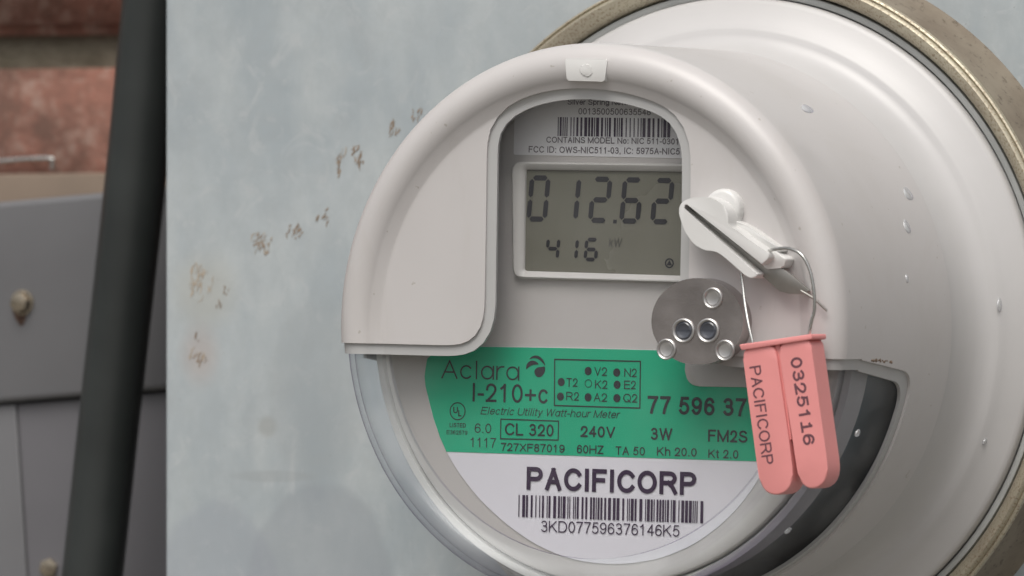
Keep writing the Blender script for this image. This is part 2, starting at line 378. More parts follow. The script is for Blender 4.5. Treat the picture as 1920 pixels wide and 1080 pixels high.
strokes('residue', [(636, 305, 5, 26, 13, 78, 2.6), (668, 285, 11, 16, 13, 60, 2.6), (676, 305, 6, 10, 9, 60, 2.4),
    (740, 240, 12, 13, 12, 70, 2.6), (783, 215, 12, 12, 11, 65, 2.4), (554, 435, 15, 14, 20, 60, 2.4), (606, 412, 14, 10, 9, 50, 2.2), (613, 393, 3, 3, 3, 40, 1.4),
    (496, 455, 17, 22, 20, 65, 2.4), (478, 462, 6, 12, 5, 60, 2.0), (376, 668, 14, 17, 15, 60, 1.8), (372, 632, 7, 8, 4, 70, 1.6), (410, 570, 6, 14, 6, 75, 2.0), (425, 545, 8, 16, 4, 75, 2.0)], M['residue'])
strokes('residue', [(375, 530, 26, 34, 34, 70, 3.4), (495, 450, 20, 24, 12, 65, 2.8), (372, 664, 16, 20, 14, 60, 2.4), (640, 300, 9, 26, 6, 78, 3)], M['residue_pale'])

# ------------------------------------------------------------------ sealing ring
ring = empty('sealing_ring', (0, 0, ZM)); tag(ring, 'scuffed yellow-gold metal sealing ring clamped round the rear flange of the meter', 'ring')
from_bm('clamp_band', revolve_bm([(93.3, 96), (93.3, 90.2), (93.5, 88.6), (94.1, 87.1), (95.2, 85.8), (96.4, 85.0), (97.4, 84.8), (98.0, 85.3), (98.3, 86.0), (98.8, 85.5), (99.3, 85.8), (99.5, 86.8)]), M['ring'], ring, 40, recalc=False)
from_bm('ring_wall', revolve_bm([(99.3, 86.9), (99.9, 92), (100.4, 99), (101.6, 103), (102.4, HP-.02)]), M['ring_side'], ring, 40, recalc=False)
from_bm('inner_wall', revolve_bm([(90.75, HP-.02), (90.8, 89.6), (91.0, 89.0), (91.9, 88.7), (92.7, 89.0), (92.85, 90), (92.9, HP-.02)]), M['ring_gap'], ring, 40, recalc=False)

# ------------------------------------------------------------------ the meter
meter = empty('electric_meter', (0, 0, ZM), (0, ROLL, 0))
tag(meter, 'round grey-white plastic electricity meter with a digital display and green and white label', 'electric meter')
def arc(cr_, ch, r, a0, a1, n):
    return [(cr_+r*math.cos(R(a0+(a1-a0)*k/n)), ch+r*math.sin(R(a0+(a1-a0)*k/n))) for k in range(n+1)]
# outer profile (radius, depth): face, rolled rim, side
PROF = [(0, -2.6), (30, -2.6), (58, -2.6), (62.2, -2.6)] + arc(62.4, -4.4, 1.8, 90, 55, 3)[1:] + arc(70, 0, 6, 222, 360, 18) + [(76, 2), (76, 6), (75.95, 15), (75.9, 30), (75.85, 45), (75.8, 58), (75.8, 64.6), (75.5, 65.3), (74.9, 65.6)]
def rprof(h):
    pr = FULL
    for (r0, h0), (r1, h1) in zip(pr, pr[1:]):
        if h0 <= h <= h1: return r0+(r1-r0)*(h-h0)/max(h1-h0, 1e-6)
    return 90.5
BASE = [(74.3, 65.4), (74.3, 67.2), (74.6, 70), (75.2, 74), (76.5, 77.8), (78.4, 80.2), (80.4, 81.2), (81.5, 81.4), (82.4, 81.9), (83.4, 82.8), (84.8, 83.8), (86.6, 84.8), (89.0, 86.0), (90.1, 86.5), (90.6, 87.4), (90.5, 90), (90.2, 91)]
FULL = [(r, h) for r, h in PROF if h >= 0 and r > 75] + BASE
def on_surface(px, py):
    h = 0.
    while h < 92:
        x, z = P(px, py, h)
        if math.hypot(x, z) <= rprof(h)+.02: return x, h, z
        h += .1
    return None
from_bm('base_flange', revolve_bm(BASE+[(70, 91), (70, 66)], 200, closed=True), M['base'], meter, 40)

# outline of the opening: arched window running into the open lower half (photo pixels at the face)
HF = -2.6
lines_win = [(931, 252), (941, 230), (963, 213), (1005, 196), (1051, 187), (1100, 185), (1165, 192), (1222, 209), (1252, 224), (1271, 245), (1277, 275), (1276, 378), (1273, 520), (1273, 610), (1282, 645), (1302, 668), (1335, 684), (1380, 689)]
win = PP(lines_win, HF); zR = win[-1][1]
left = PP([(560, 667), (850, 668), (884, 664), (908, 648), (921, 625), (926, 595), (929, 400)], HF)
left[0] = (-110, left[1][1])
OUT = left + win + [(110, zR), (110, -110), (-110, -110)]
def dense(p, d=6.0):
    out = []
    for i in range(len(p)):
        a = Vector(p[i]); b = Vector(p[(i+1) % len(p)]); n = max(1, int((b-a).length/d)) if (b-a).length < 90 else 1
        for k in range(n): q = a.lerp(b, k/n); out.append((q.x, q.y))
    return out
def smoothp(p, it=2):
    for _ in range(it):
        q = []
        n = len(p)
        for i in range(n):
            a, b, c = Vector(p[i-1]), Vector(p[i]), Vector(p[(i+1) % n])
            if (a-b).length > 20 or (c-b).length > 20: q.append(p[i]); continue
            v = (b-a).lerp(b-c, 0); q.append(tuple(a*.2+b*.6+c*.2))
        p = q
    return p
OUT = smoothp(dense(OUT, 2.5), 3)
def cut_shell(name, o0, o1, grow, mat_):
    a = offprof(PROF, o0); b = offprof(PROF, o1)
    a = [(r, h) for r, h in a]; b = [(r, h) for r, h in b]
    shell = revolve_bm(a+b[::-1], 200)
    bmesh.ops.recalc_face_normals(shell, faces=shell.faces)
    me = bpy.data.meshes.new(name); 
    if True:
        # close the back rim
        shell.to_mesh(me)
    shell.free(); o = bpy.data.objects.new(name, me); COL.objects.link(o)
    poly = offsetp(OUT, grow) if grow else OUT
    c1 = bmesh.new(); add_prism(c1, poly, -30, 9.0); bmesh.ops.recalc_face_normals(c1, faces=c1.faces)
    m1 = bpy.data.meshes.new('cut'); c1.to_mesh(m1); c1.free(); k1 = bpy.data.objects.new('cut', m1); COL.objects.link(k1)
    # side cutter, outline in (depth, z): slopes down going back, rounded rear corner
    zf = zR+grow; hb = 39.0+grow*1.1
    side = roundp([(-31, zf+.03), (6, zf+.02), (hb, zf-4.0), (hb, -118), (-31, -118)], [0, 0, 6.5, 0, 0], 8)
    c2 = bmesh.new(); va = [c2.verts.new((-117, h, z)) for h, z in side]; vb = [c2.verts.new((119, h, z)) for h, z in side]
    c2.faces.new(va); c2.faces.new(vb[::-1]); n = len(side)
    for i in range(n): c2.faces.new((va[i], vb[i], vb[(i+1) % n], va[(i+1) % n]))
    bmesh.ops.recalc_face_normals(c2, faces=c2.faces)
    m2 = bpy.data.meshes.new('cut2'); c2.to_mesh(m2); c2.free(); k2 = bpy.data.objects.new('cut2', m2); COL.objects.link(k2)
    for k in (k1, k2):
        md = o.modifiers.new('b', 'BOOLEAN'); md.operation = 'DIFFERENCE'; md.object = k; md.solver = 'EXACT'
    dg = bpy.context.evaluated_depsgraph_get(); ev = o.evaluated_get(dg)
    bm = bmesh.new(); bm.from_mesh(ev.to_mesh())
    for x in (o, k1, k2): bpy.data.objects.remove(x)
    for x in (me, m1, m2): bpy.data.meshes.remove(x)
    ob = from_bm(name, bm, mat_, meter, 28)
    wn = ob.modifiers.new('wn', 'WEIGHTED_NORMAL'); wn.keep_sharp = True
    return ob
hood = cut_shell('hood', 0, 1.0, 2.9, M['hood'])
trim = cut_shell('opening_trim', .75, 1.65, 0, M['trim'])
# clear cover under it: flat front and thicker rolled rim with the side wall
k0 = 3
for nm, pr, mt_ in (('clear_cover', PROF[:k0+1], M['clear']), ('clear_rim', PROF[k0:], M['clear_rim'])):
    a = offprof(PROF, 1.75); b = offprof(PROF, 3.3)
    a, b = (a[:k0+1], b[:k0+1]) if nm == 'clear_cover' else (a[k0:], b[k0:])
    from_bm(nm, revolve_bm(a+b[::-1], 200), mt_, meter, 30)

# inner workings seen through the clear cover
HB = 10.0
bez = from_bm('bezel', revolve_bm([(0, HB), (40, HB), (66, HB), (68.4, HB-.1), (69.1, HB+.2), (69.4, HB+.9), (69.45, HB+3.4), (68, HB+5), (0, HB+5)], 160), M['bezel'], meter, 35)
from_bm('seat_ring', revolve_bm([(69.9, HB+6), (70.0, HB+1.8), (70.6, HB+1.0), (72.4, HB+1.1), (72.6, HB+2.0), (71.6, HB+2.6), (71.6, HB+13), (69.9, HB+13.4)], 160), M['seat'], meter, 35)
from_bm('inner_body', revolve_bm([(0, 24), (63, 24), (65, 25), (65, 90), (0, 90)], 96), M['dark_inside'], meter, 35)
# label: white below, green band above
LAB = [(800, 672), (797, 690), (795, 706), (797, 725), (803, 750), (812, 785), (824, 820), (836, 847), (862, 890), (900, 938), (950, 984), (1005, 1022), (1060, 1046), (1115, 1057), (1175, 1058), (1240, 1047), (1300, 1022), (1352, 985), (1395, 940), (1428, 890), (1450, 840), (1464, 790), (1470, 740), (1472, 700), (1470, 662), (1225, 656), (1060, 652), (930, 650), (850, 650), (820, 655)]
hl = HB-.25
plate = prism('nameplate', smoothp(dense(PP(LAB, hl), 2.5), 3), hl, HB+.2, M['label_white'], meter)
GRN = [(801, 673), (798, 690), (796, 706), (798, 725), (804, 750), (813, 785), (825, 820), (837, 847), (1138, 856.5), (1448, 866), (1463, 790), (1469, 740), (1471, 700), (1469, 662.5), (1225, 656.5), (1060, 652.5), (930, 650.5), (850, 650.5), (820, 655.5)]
green = prism('green_band', dense(PP(GRN, hl-.12), 2.5), hl-.12, hl+.1, M['label_green'], plate)

# ---- printed things
# ---- a plain grotesque lettering drawn as strokes (centre lines in a unit box: x 0..1 of the letter's width, y 0..1 of capital height)
def arc_(cx, cy, rx, ry, a0, a1, n=14): return [(cx+rx*math.cos(R(a0+(a1-a0)*k/n)), cy+ry*math.sin(R(a0+(a1-a0)*k/n))) for k in range(n+1)]
X_ = .73                                              # x-height
GL = {
 'A': (.93, [[(0, 0), (.5, 1)], [(1, 0), (.5, 1)], [(.18, .34), (.82, .34)]]),
 'B': (.93, [[(0, 0), (0, 1)], [(0, 1), (.6, 1)]+arc_(.6, .77, .36, .23, 90, -90)+[(0, .54)], [(.6, .54)]+arc_(.6, .27, .4, .27, 90, -90)+[(0, 0)]]),
 'C': (1.0, [arc_(.54, .5, .54, .5, 38, 322, 26)]),
 'D': (1.0, [[(0, 0), (0, 1)], [(0, 1), (.45, 1)]+arc_(.45, .5, .55, .5, 90, -90, 18)+[(0, 0)]]),
 'E': (.93, [[(0, 0), (0, 1)], [(0, 1), (1, 1)], [(0, .53), (.92, .53)], [(0, 0), (1, 0)]]),
 'F': (.85, [[(0, 0), (0, 1)], [(0, 1), (1, 1)], [(0, .52), (.86, .52)]]),
 'G': (1.08, [arc_(.52, .5, .52, .5, 40, 335, 26), [(1, .16), (1, .46)], [(.6, .46), (1, .46)]]),
 'H': (1.0, [[(0, 0), (0, 1)], [(1, 0), (1, 1)], [(0, .53), (1, .53)]]),
 'I': (.39, [[(.5, 0), (.5, 1)]]),
 'K': (.95, [[(0, 0), (0, 1)], [(0, .34), (.92, 1)], [(.32, .6), (1, 0)]]),
 'L': (.80, [[(0, 0), (0, 1)], [(0, 0), (1, 0)]]),
 'M': (1.16, [[(0, 0), (0, 1)], [(0, 1), (.5, .02)], [(.5, .02), (1, 1)], [(1, 0), (1, 1)]]),
 'N': (1.0, [[(0, 0), (0, 1)], [(0, 1), (1, 0)], [(1, 0), (1, 1)]]),
 'O': (1.08, [arc_(.5, .5, .5, .5, 0, 360, 32)]),
 'P': (.93, [[(0, 0), (0, 1)], [(0, 1), (.6, 1)]+arc_(.6, .735, .4, .265, 90, -90)+[(0, .47)]]),
 'Q': (1.08, [arc_(.5, .5, .5, .5, 0, 360, 32), [(.6, .28), (.98, -.04)]]),
 'R': (1.0, [[(0, 0), (0, 1)], [(0, 1), (.6, 1)]+arc_(.6, .745, .36, .255, 90, -90)+[(0, .49)], [(.52, .49), (.78, .3), (1, 0)]]),
 'S': (.93, [arc_(.5, .745, .44, .255, 25, 180)+arc_(.5, .745, .44, .2, 180, 250, 5)+[(.5, .52)]+arc_(.5, .27, .5, .24, 75, 0, 6)+arc_(.5, .27, .5, .27, 0, -165)]),
 'T': (.85, [[(.5, 0), (.5, 1)], [(0, 1), (1, 1)]]),
 'U': (1.0, [[(0, 1), (0, .36)]+arc_(.5, .36, .5, .36, 180, 360, 18)+[(1, 1)]]),
 'V': (.93, [[(0, 1), (.5, 0)], [(1, 1), (.5, 0)]]),
 'W': (1.3, [[(0, 1), (.25, 0)], [(.25, 0), (.5, 1)], [(.5, 1), (.75, 0)], [(.75, 0), (1, 1)]]),
 'X': (.93, [[(0, 0), (1, 1)], [(0, 1), (1, 0)]]),
 'Z': (.87, [[(.03, 1), (1, 1)], [(1, 1), (0, 0)], [(0, 0), (1, 0)]]),
 '0': (.78, [arc_(.5, .5, .5, .5, 0, 360, 30)]),
 '1': (.78, [[(.55, 0), (.55, 1)], [(.08, .74), (.34, .85), (.53, .98)]]),
 '!': (.78, [[(.5, 0), (.5, 1)], [(.1, .80), (.3, .86), (.48, .97)], [(.05, 0), (.95, 0)]]),
 '2': (.78, [[(.02, .70)]+arc_(.5, .71, .48, .29, 165, -20, 14)+[(.82, .46), (.45, .22), (.16, .06), (.06, 0)], [(0, 0), (1, 0)]]),
 '3': (.78, [arc_(.47, .75, .43, .25, 152, -75, 14)+[(.36, .53)], [(.36, .54)]+arc_(.5, .275, .5, .275, 80, -150, 18)]),
 '4': (.78, [[(.74, 0), (.74, 1)], [(.72, .98), (0, .3)], [(0, .3), (1, .3)]]),
 '5': (.78, [[(.92, 1), (.22, 1)], [(.22, 1), (.08, .5)], [(.1, .54)]+arc_(.48, .33, .52, .33, 120, -150, 18)]),
 '6': (.78, [arc_(.5, .30, .5, .30, 0, 360, 24), [(0, .32), (.01, .5)]+arc_(.53, .52, .52, .48, 172, 38, 12)]),
 '7': (.78, [[(0, 1), (1, 1)], [(1, 1), (.62, .55), (.42, .2), (.36, 0)]]),
 '8': (.78, [arc_(.5, .765, .42, .235, 0, 360, 24), arc_(.5, .28, .5, .28, 0, 360, 24)]),
 '9': (.78, [arc_(.5, .70, .5, .30, 0, 360, 24), [(1, .68), (.99, .5)]+arc_(.47, .48, .52, .48, -8, -142, 12)]),
 '.': (.39, [[(.5, 0), (.5, .02)]]), ',': (.39, [[(.5, .02), (.4, -.12)]]), ':': (.39, [[(.5, 0), (.5, .02)], [(.5, .66), (.5, .68)]]),
 '-': (.46, [[(0, .37), (1, .37)]]), '+': (.8, [[(0, .42), (1, .42)], [(.5, .14), (.5, .70)]]), ' ': (.39, []),
 'a': (.78, [arc_(.48, X_/2, .48, X_/2, 0, 360, 24), [(1, 0), (1, X_)]]),
 'c': (.72, [arc_(.52, X_/2, .52, X_/2, 42, 318, 22)]),
 'e': (.78, [[(.03, .38), (.98, .38)], arc_(.5, X_/2, .5, X_/2, 2, 325, 24)]),
 'g': (.78, [arc_(.48, X_/2, .48, X_/2, 0, 360, 24), [(1, X_), (1, -.08)]+arc_(.5, -.08, .5, .2, 0, -150, 10)]),
 'h': (.78, [[(0, 0), (0, 1)], [(0, .4)]+arc_(.5, .42, .5, .31, 170, 0, 12)+[(1, 0)]]),
 'i': (.31, [[(.5, 0), (.5, X_)], [(.5, .97), (.5, 1)]]),
 'k': (.72, [[(0, 0), (0, 1)], [(0, .26), (.9, X_)], [(.36, .44), (1, 0)]]),
 'l': (.31, [[(.5, 0), (.5, 1)]]),
 'n': (.78, [[(0, 0), (0, X_)], [(0, .4)]+arc_(.5, .42, .5, .31, 170, 0, 12)+[(1, 0)]]),
 'o': (.78, [arc_(.5, X_/2, .5, X_/2, 0, 360, 24)]),
 'p': (.78, [[(0, -.25), (0, X_)], arc_(.52, X_/2, .48, X_/2, 0, 360, 24)]),
 'r': (.47, [[(0, 0), (0, X_)], [(0, .4)]+arc_(.8, .36, .8, .37, 160, 90, 7)+[(1, X_)]]),
 's': (.70, [arc_(.5, .545, .44, .185, 25, 200, 10)+[(.4, .38), (.7, .33)]+arc_(.5, .19, .5, .19, 45, -160, 12)]),
 't': (.44, [[(.4, .95), (.4, .14)]+arc_(.85, .14, .45, .14, 180, 260, 5)+[(1, 0)], [(0, X_), (1, X_)]]),
 'u': (.78, [[(0, X_), (0, .3)]+arc_(.5, .3, .5, .3, 180, 350, 12)+[(1, .3)], [(1, 0), (1, X_)]]),
 'v': (.70, [[(0, X_), (.5, 0)], [(1, X_), (.5, 0)]]),
 'w': (1.0, [[(0, X_), (.27, 0)], [(.27, 0), (.5, X_)], [(.5, X_), (.73, 0)], [(.73, 0), (1, X_)]]),
 'y': (.70, [[(0, X_), (.52, 0)], [(1, X_), (.5, 0), (.36, -.22), (.1, -.26)]]),
}
def text_bm(s, wt=.13, shear=0., rx=1.):
    """letters in the x/y plane, capital height 1, stroke width wt (rx: horizontal squeeze to come, so that strokes stay even)"""
    bm = bmesh.new(); x = 0.; lay = 0
    for ch in s:
        adv, paths = GL[ch]; sb = .065 if adv > .5 else (.04 if ch in 'rt-' else .10); w0 = adv-2*sb; tx = wt/rx
        if ch in ' ': x += adv; continue
        def mp(p): return Vector((x+sb+tx/2+p[0]*(w0-tx), wt/2+p[1]*(1-wt)))
        for path in paths:
            q = [mp(p) for p in path]; q = [v for k, v in enumerate(q) if k == 0 or (v-q[k-1]).length > 1e-4]
            if len(q) < 2: continue
            closed = (q[0]-q[-1]).length < 1e-3
            if closed: q = q[:-1]
            n = len(q)
            if not closed:
                c0 = .5*wt
                q[0] = q[0]-(q[1]-q[0]).normalized()*(c0 if abs((q[1]-q[0]).normalized().x) < .05 or abs((q[1]-q[0]).normalized().y) < .05 or abs((q[1]-q[0]).normalized().y) > .6 else 0)
                d_ = (q[-1]-q[-2]).normalized(); q[-1] = q[-1]+d_*(c0 if abs(d_.x) < .05 or abs(d_.y) < .05 or abs(d_.y) > .6 else 0)
            lay += 1; z = lay % 7*.004; A_, B_ = [], []
            for k in range(n):
                a = q[k-1] if (closed or k) else None; b = q[(k+1) % n] if (closed or k < n-1) else None
                t1 = (q[k]-a).normalized() if a is not None else None; t2 = (b-q[k]).normalized() if b is not None else None
                t1 = t1 or t2; t2 = t2 or t1; tt = (t1+t2)
                tt = tt.normalized() if tt.length > .2 else t1
                nn = Vector((-tt.y, tt.x)); c_ = max(.5, abs(nn.dot(Vector((-t1.y, t1.x))))); o_ = nn*(wt/2/c_)
                o_ = Vector((o_.x/rx, o_.y)); A_.append(bm.verts.new((q[k].x+o_.x, q[k].y+o_.y, z))); B_.append(bm.verts.new((q[k].x-o_.x, q[k].y-o_.y, z)))
            for k in range(n if closed else n-1): l = (k+1) % n; bm.faces.new((A_[k], B_[k], B_[l], A_[l]))
        x += adv
    ys = 0
    if shear:
        for v in bm.verts: v.co.x += v.co.y*shear
    return bm
def text_adv(s): return sum(GL[c][0] for c in s)-.13
def clip_caps(bm): 
    for v in bm.verts:
        if v.co.y > 1: v.co.y = 1.
def lettering(s, x0, y0, x1, cap, h, mt, parent, bold=0., shear=0., name='lettering'):
    """string s printed with its left baseline at photo pixel x0,y0, ending at x1, capitals cap px high"""
    p0 = P(x0, y0, h); p1 = P(x1, y0+(x1-x0)*.026, h); wd = p1[0]-p0[0]; hz = abs(P(x0, y0-cap, h)[1]-p0[1])
    wt = .13+bold*2; bm = text_bm(s, wt, shear, wd/text_adv(s)/hz); clip_caps(bm)
    xs = [v.co.x for v in bm.verts]; a, b = min(xs), max(xs); sx = wd/(b-a)
    for v in bm.verts: v.co = Vector((p0[0]+(v.co.x-a)*sx, h-v.co.z, p0[1]+v.co.y*hz))
    return from_bm(name, bm, mt, parent, recalc=False)
def strip_bm(bm, p, q, wd, h):
    a, b = Vector(p), Vector(q); t = (b-a).normalized(); n = Vector((-t.y, t.x))*wd/2; a -= t*wd/2; b += t*wd/2
    bm.faces.new([bm.verts.new((v.x, h, v.y)) for v in (a+n, b+n, b-n, a-n)])
def box_outline(name, pts, wd, h, mt, parent):
    bm = bmesh.new(); q = PP(pts, h); i_ = offsetp(q, -wd/2); o_ = offsetp(q, wd/2)
    vi = [bm.verts.new((x, h, z)) for x, z in i_]; vo = [bm.verts.new((x, h, z)) for x, z in o_]
    for k in range(len(q)): l = (k+1) % len(q); bm.faces.new((vo[k], vo[l], vi[l], vi[k]))
    return from_bm(name, bm, mt, parent, recalc=False)
def ring_flat(bm, cx, cz, r0, r1, h, n=28, asp=1.):
    a = [bm.verts.new((cx+r0*asp*math.cos(6.28318*k/n), h, cz+r0*math.sin(6.28318*k/n))) for k in range(n)]
    b = [bm.verts.new((cx+r1*asp*math.cos(6.28318*k/n), h, cz+r1*math.sin(6.28318*k/n))) for k in range(n)]
    for k in range(n): l = (k+1) % n; bm.faces.new((b[k], b[l], a[l], a[k]))
def disc_flat(bm, cx, cz, r, h, n=20, asp=1.): bm.faces.new([bm.verts.new((cx+r*asp*math.cos(6.28318*k/n), h, cz+r*math.sin(6.28318*k/n))) for k in range(n)])
hp = hl-.22
ZX = lambda x, y: (780+x/4.364, 640+y/4.364)         # coordinates read off an enlargement of the label
ink = M['ink']
def tz(s, x0, y0, x1, cap, **k): a = ZX(x0, y0); b = ZX(x1, y0); lettering(s, a[0], a[1], b[0], cap/4.364, hp, k.pop('mt', ink), plate, **k)
tz('Aclara', 205, 303, 845, 152, bold=-.022)
tz('I-210+c', 462, 492, 1078, 152, bold=.0)
tz('Electric Utility Watt-hour Meter', 527, 597, 1672, 62, shear=.25, bold=-.01)
for s, x0, y0, x1 in (('T2', 1230, 370, 1322), ('R2', 1228, 483, 1332), ('V2', 1458, 280, 1562), ('K2', 1462, 387, 1565), ('A2', 1452, 492, 1563), ('N2', 1702, 290, 1805), ('E2', 1702, 390, 1797), ('Q2', 1695, 498, 1810)):
    tz(s, x0, y0, x1, 70, bold=-.005)
for q in ((1188, 333), (1182, 452), (1408, 243), (1408, 458), (1642, 255), (1645, 355), (1643, 465), (1410, 345)):
    bm = bmesh.new(); c_ = P(*ZX(*q), hp)
    if q == (1410, 345): ring_flat(bm, *c_, .92, 1.1, hp)
    else: disc_flat(bm, *c_, 1.12, hp, asp=.95)
    from_bm('printed_dot', bm, ink, plate, recalc=False)
box_outline('printed_box', [ZX(1135, 147), ZX(1836, 164), ZX(1831, 546), ZX(1132, 525)], .34, hp, ink, plate)
box_outline('printed_box', [ZX(694, 636), ZX(1166, 653), ZX(1163, 808), ZX(692, 797)], .32, hp, ink, plate)
tz('CL 320', 726, 768, 1125, 100, bold=.012)
tz('6.0', 480, 748, 615, 78, bold=-.01); tz('1117', 445, 865, 655, 80, bold=-.01)
tz('LISTED', 275, 702, 408, 36, bold=.015); tz('E362579', 250, 760, 420, 34)
tz('727XF87019', 694, 896, 1215, 66, bold=.01); tz('240V', 1345, 782, 1630, 92, bold=.02)
tz('60HZ', 1315, 916, 1535, 70, bold=.01); tz('TA 50', 1632, 928, 1872, 70, bold=.005)
c_ = P(*ZX(340, 572), hp); bm = bmesh.new(); ring_flat(bm, *c_, 2.15, 2.45, hp, 36); from_bm('certification_mark', bm, ink, plate, recalc=False)
tz('U', 304, 588, 342, 52, bold=.03); tz('L', 345, 614, 372, 50, bold=.03)
# swirl emblem beside the maker's word
def blob(pts): 
    bm = bmesh.new(); bm.faces.new([bm.verts.new((x, hp, z)) for x, z in roundp(PP([ZX(*p) for p in pts], hp), .5, 4)]); from_bm('emblem', bm, ink, plate, recalc=False)
blob([(898, 235), (905, 185), (930, 160), (960, 155), (990, 170), (1008, 190), (975, 190), (945, 195), (922, 210)])
blob([(922, 150), (945, 125), (975, 114), (1010, 122), (1038, 148), (1052, 175), (1060, 205), (1040, 180), (1015, 155), (985, 138), (950, 138)])
blob([(968, 250), (972, 232), (990, 215), (1020, 210), (1056, 205), (1056, 240), (1046, 268), (1025, 290), (998, 296), (975, 278)])
ZY = lambda x, y: (1140+x/4.91, 660+y/4.91)
def ty(s, x0, y0, x1, cap, **k): a = ZY(x0, y0); b = ZY(x1, y0); lettering(s, a[0], a[1], b[0], cap/4.91, hp, k.pop('mt', ink), plate, **k)
ty('77 596 37', 362, 568, 1275, 166, bold=.022); ty('3W', 392, 808, 592, 112, bold=.018); ty('FM2S', 920, 825, 1283, 112, bold=.018)
ty('Kh 20.0', 447, 953, 815, 80, bold=.01); ty('Kt 2.0', 920, 975, 1200, 80, bold=.01)
lettering('PACIFICORP', 987, 918, 1305, 43, hp, M['ink_purple'], plate, bold=.032)
lettering('3KD077596376146K5', 1014.4, 997.2, 1273.7, 21.5, hp, M['ink_purple'], plate, bold=-.012)
def barcode(x0, yt, yb, x1, n, h, mt, parent, seed):
    rnd = random.Random(seed); u = []; 
    for _ in range(n): u += [(rnd.choice((1, 1, 2, 2, 3)), 1), (rnd.choice((1, 1, 1, 2, 3)), 0)]
    tot = sum(a for a, _ in u[:-1]); p = P(x0, yt, h); q = P(x1, yt+(x1-x0)*.026, h); zt = p[1]; zb = P(x0, yb, h)[1]; x = p[0]; s = (q[0]-p[0])/tot; bm = bmesh.new()
    for a, on in u[:-1]:
        if on: bm.faces.new([bm.verts.new(c) for c in ((x, h, zt), (x+a*s, h, zt), (x+a*s, h, zb), (x, h, zb))])
        x += a*s
    return from_bm('barcode', bm, mt, parent, recalc=False)
barcode(972.4, 927.8, 969, 1318.9, 54, hp, M['ink_purple'], plate, 3)

# display window contents
HD = HB
stk = prism('sticker', roundp(PP([(966, 160), (1330, 165), (1330, 298), (963, 290)], HD-.2), .6), HD-.2, HD+.2, M['sticker'], meter)
hs_ = HD-.3; pi_ = M['ink_soft']
barcode(1046, 219.5, 255, 1257, 34, hs_, M['ink_purple'], stk, 8)
lettering('Silver Spring Networks', 1064, 196, 1205, 10, hs_, M['ink_purple'], stk)
lettering('0013500500635548', 1084.5, 214.5, 1220, 12, hs_, pi_, stk)
lettering('CONTAINS MODEL No: NIC 511-0301', 1024.3, 267.5, 1271, 11.4, hs_, pi_, stk, bold=.01)
lettering('FCC ID: OWS-NIC511-03, IC: 5975A-NIC511', 991.2, 285.8, 1289, 12, hs_, pi_, stk, bold=.01)
# display frame: a raised rounded surround with a sunken screen
disp = None
hfz = HD-2.2
fo = roundp(PP([(957, 303), (1345, 308), (1345, 531), (960, 522)], hfz), [3, 3, 3, 3], 6)
fi = roundp(PP([(982, 318), (1338, 323), (1338, 519), (979, 508)], hfz), [.8]*4, 6)
bm = bmesh.new()
def loop(poly, h): return [bm.verts.new((x, h, z)) for x, z in poly]
l0 = loop(fo, HD+.1); l1 = loop(fo, hfz+.6); l2 = loop(offsetp(fo, -.55), hfz); l3 = loop(offsetp(fi, 1.6), hfz); l4 = loop(offsetp(fi, .2), hfz+.8); l5 = loop(fi, hfz+1.2); l6 = loop(fi, HD+.4)
for a_, b_ in zip((l0, l1, l2, l3, l4, l5), (l1, l2, l3, l4, l5, l6)):
    for k in range(len(a_)): l = (k+1) % len(a_); bm.faces.new((a_[k], a_[l], b_[l], b_[k]))
disp = from_bm('display', bm, M['frame'], meter, 40)
hsn = HD-.5
prism('screen', offsetp(PP([(980, 316), (1340, 321), (1340, 521), (977, 510)], hsn), .3), hsn, HD+.2, M['screen'], disp)
# liquid-crystal digits, seven-segment, slanted
SEG = {'0': 'abcdef', '1': 'bc', '2': 'abged', '6': 'afgecd', '4': 'fgbc'}
hg = hsn-.12
def digit(ch, px, py, wpx, hpx, tk, mt=None):
    x0, z0 = P(px, py, hg); wd = P(px+wpx, py, hg)[0]-x0; ht = z0-P(px, py+hpx, hg)[1]; bm = bmesh.new(); g_ = tk*.12; t = tk
    def sl(x, z): return (x0+x+(z+ht)*.085-ht*.085, hg, z0+z)
    def seg(x1, z1, x2, z2):
        vert = abs(x2-x1) < 1e-6; k = t/2
        if vert: pts = [(x1-k, z1-k-g_), (x1, z1-g_*1.5), (x1+k, z1-k-g_), (x1+k, z2+k+g_), (x1, z2+g_*1.5), (x1-k, z2+k+g_)]
        else: pts = [(x1+g_*1.5, z1), (x1+k+g_, z1+k), (x2-k-g_, z1+k), (x2-g_*1.5, z1), (x2-k-g_, z1-k), (x1+k+g_, z1-k)]
        bm.faces.new([bm.verts.new(sl(*p)) for p in pts])
    L_, R_, T, B, Mi = t/2, wd-t/2, -t/2, -ht+t/2, -ht/2
    S = {'a': (L_, T, R_, T), 'g': (L_, Mi, R_, Mi), 'd': (L_, B, R_, B), 'f': (L_, T, L_, Mi), 'e': (L_, Mi, L_, B), 'b': (R_, T, R_, Mi), 'c': (R_, Mi, R_, B)}
    for s in SEG[ch]: seg(*S[s])
    return from_bm('digit', bm, mt or M['segment'], disp, recalc=False)
for ch, x in zip('01262', (298, 450, 603, 757, 910)):
    digit(ch, 880+x/2.634+1.0, 150+(470+(x-298)*.021)/2.634, 39, 87, 1.42)
for ch, x in zip('416', (383, 475, 573)):
    digit(ch, 880+x/2.634, 150+(774+(x-383)*.021)/2.634, 26, 44.5, 1.02)
bm = bmesh.new(); c_ = P(1153, 415.5, hg); bm.faces.new([bm.verts.new((c_[0]+a, hg, c_[1]+b)) for a, b in ((-.6, -.5), (.5, -.5), (.6, .5), (-.5, .5))]); from_bm('decimal_point', bm, M['segment'], disp, recalc=False)
lettering('kW', 1141, 463, 1167, 17, hg, M['ghost'], disp, shear=.15)
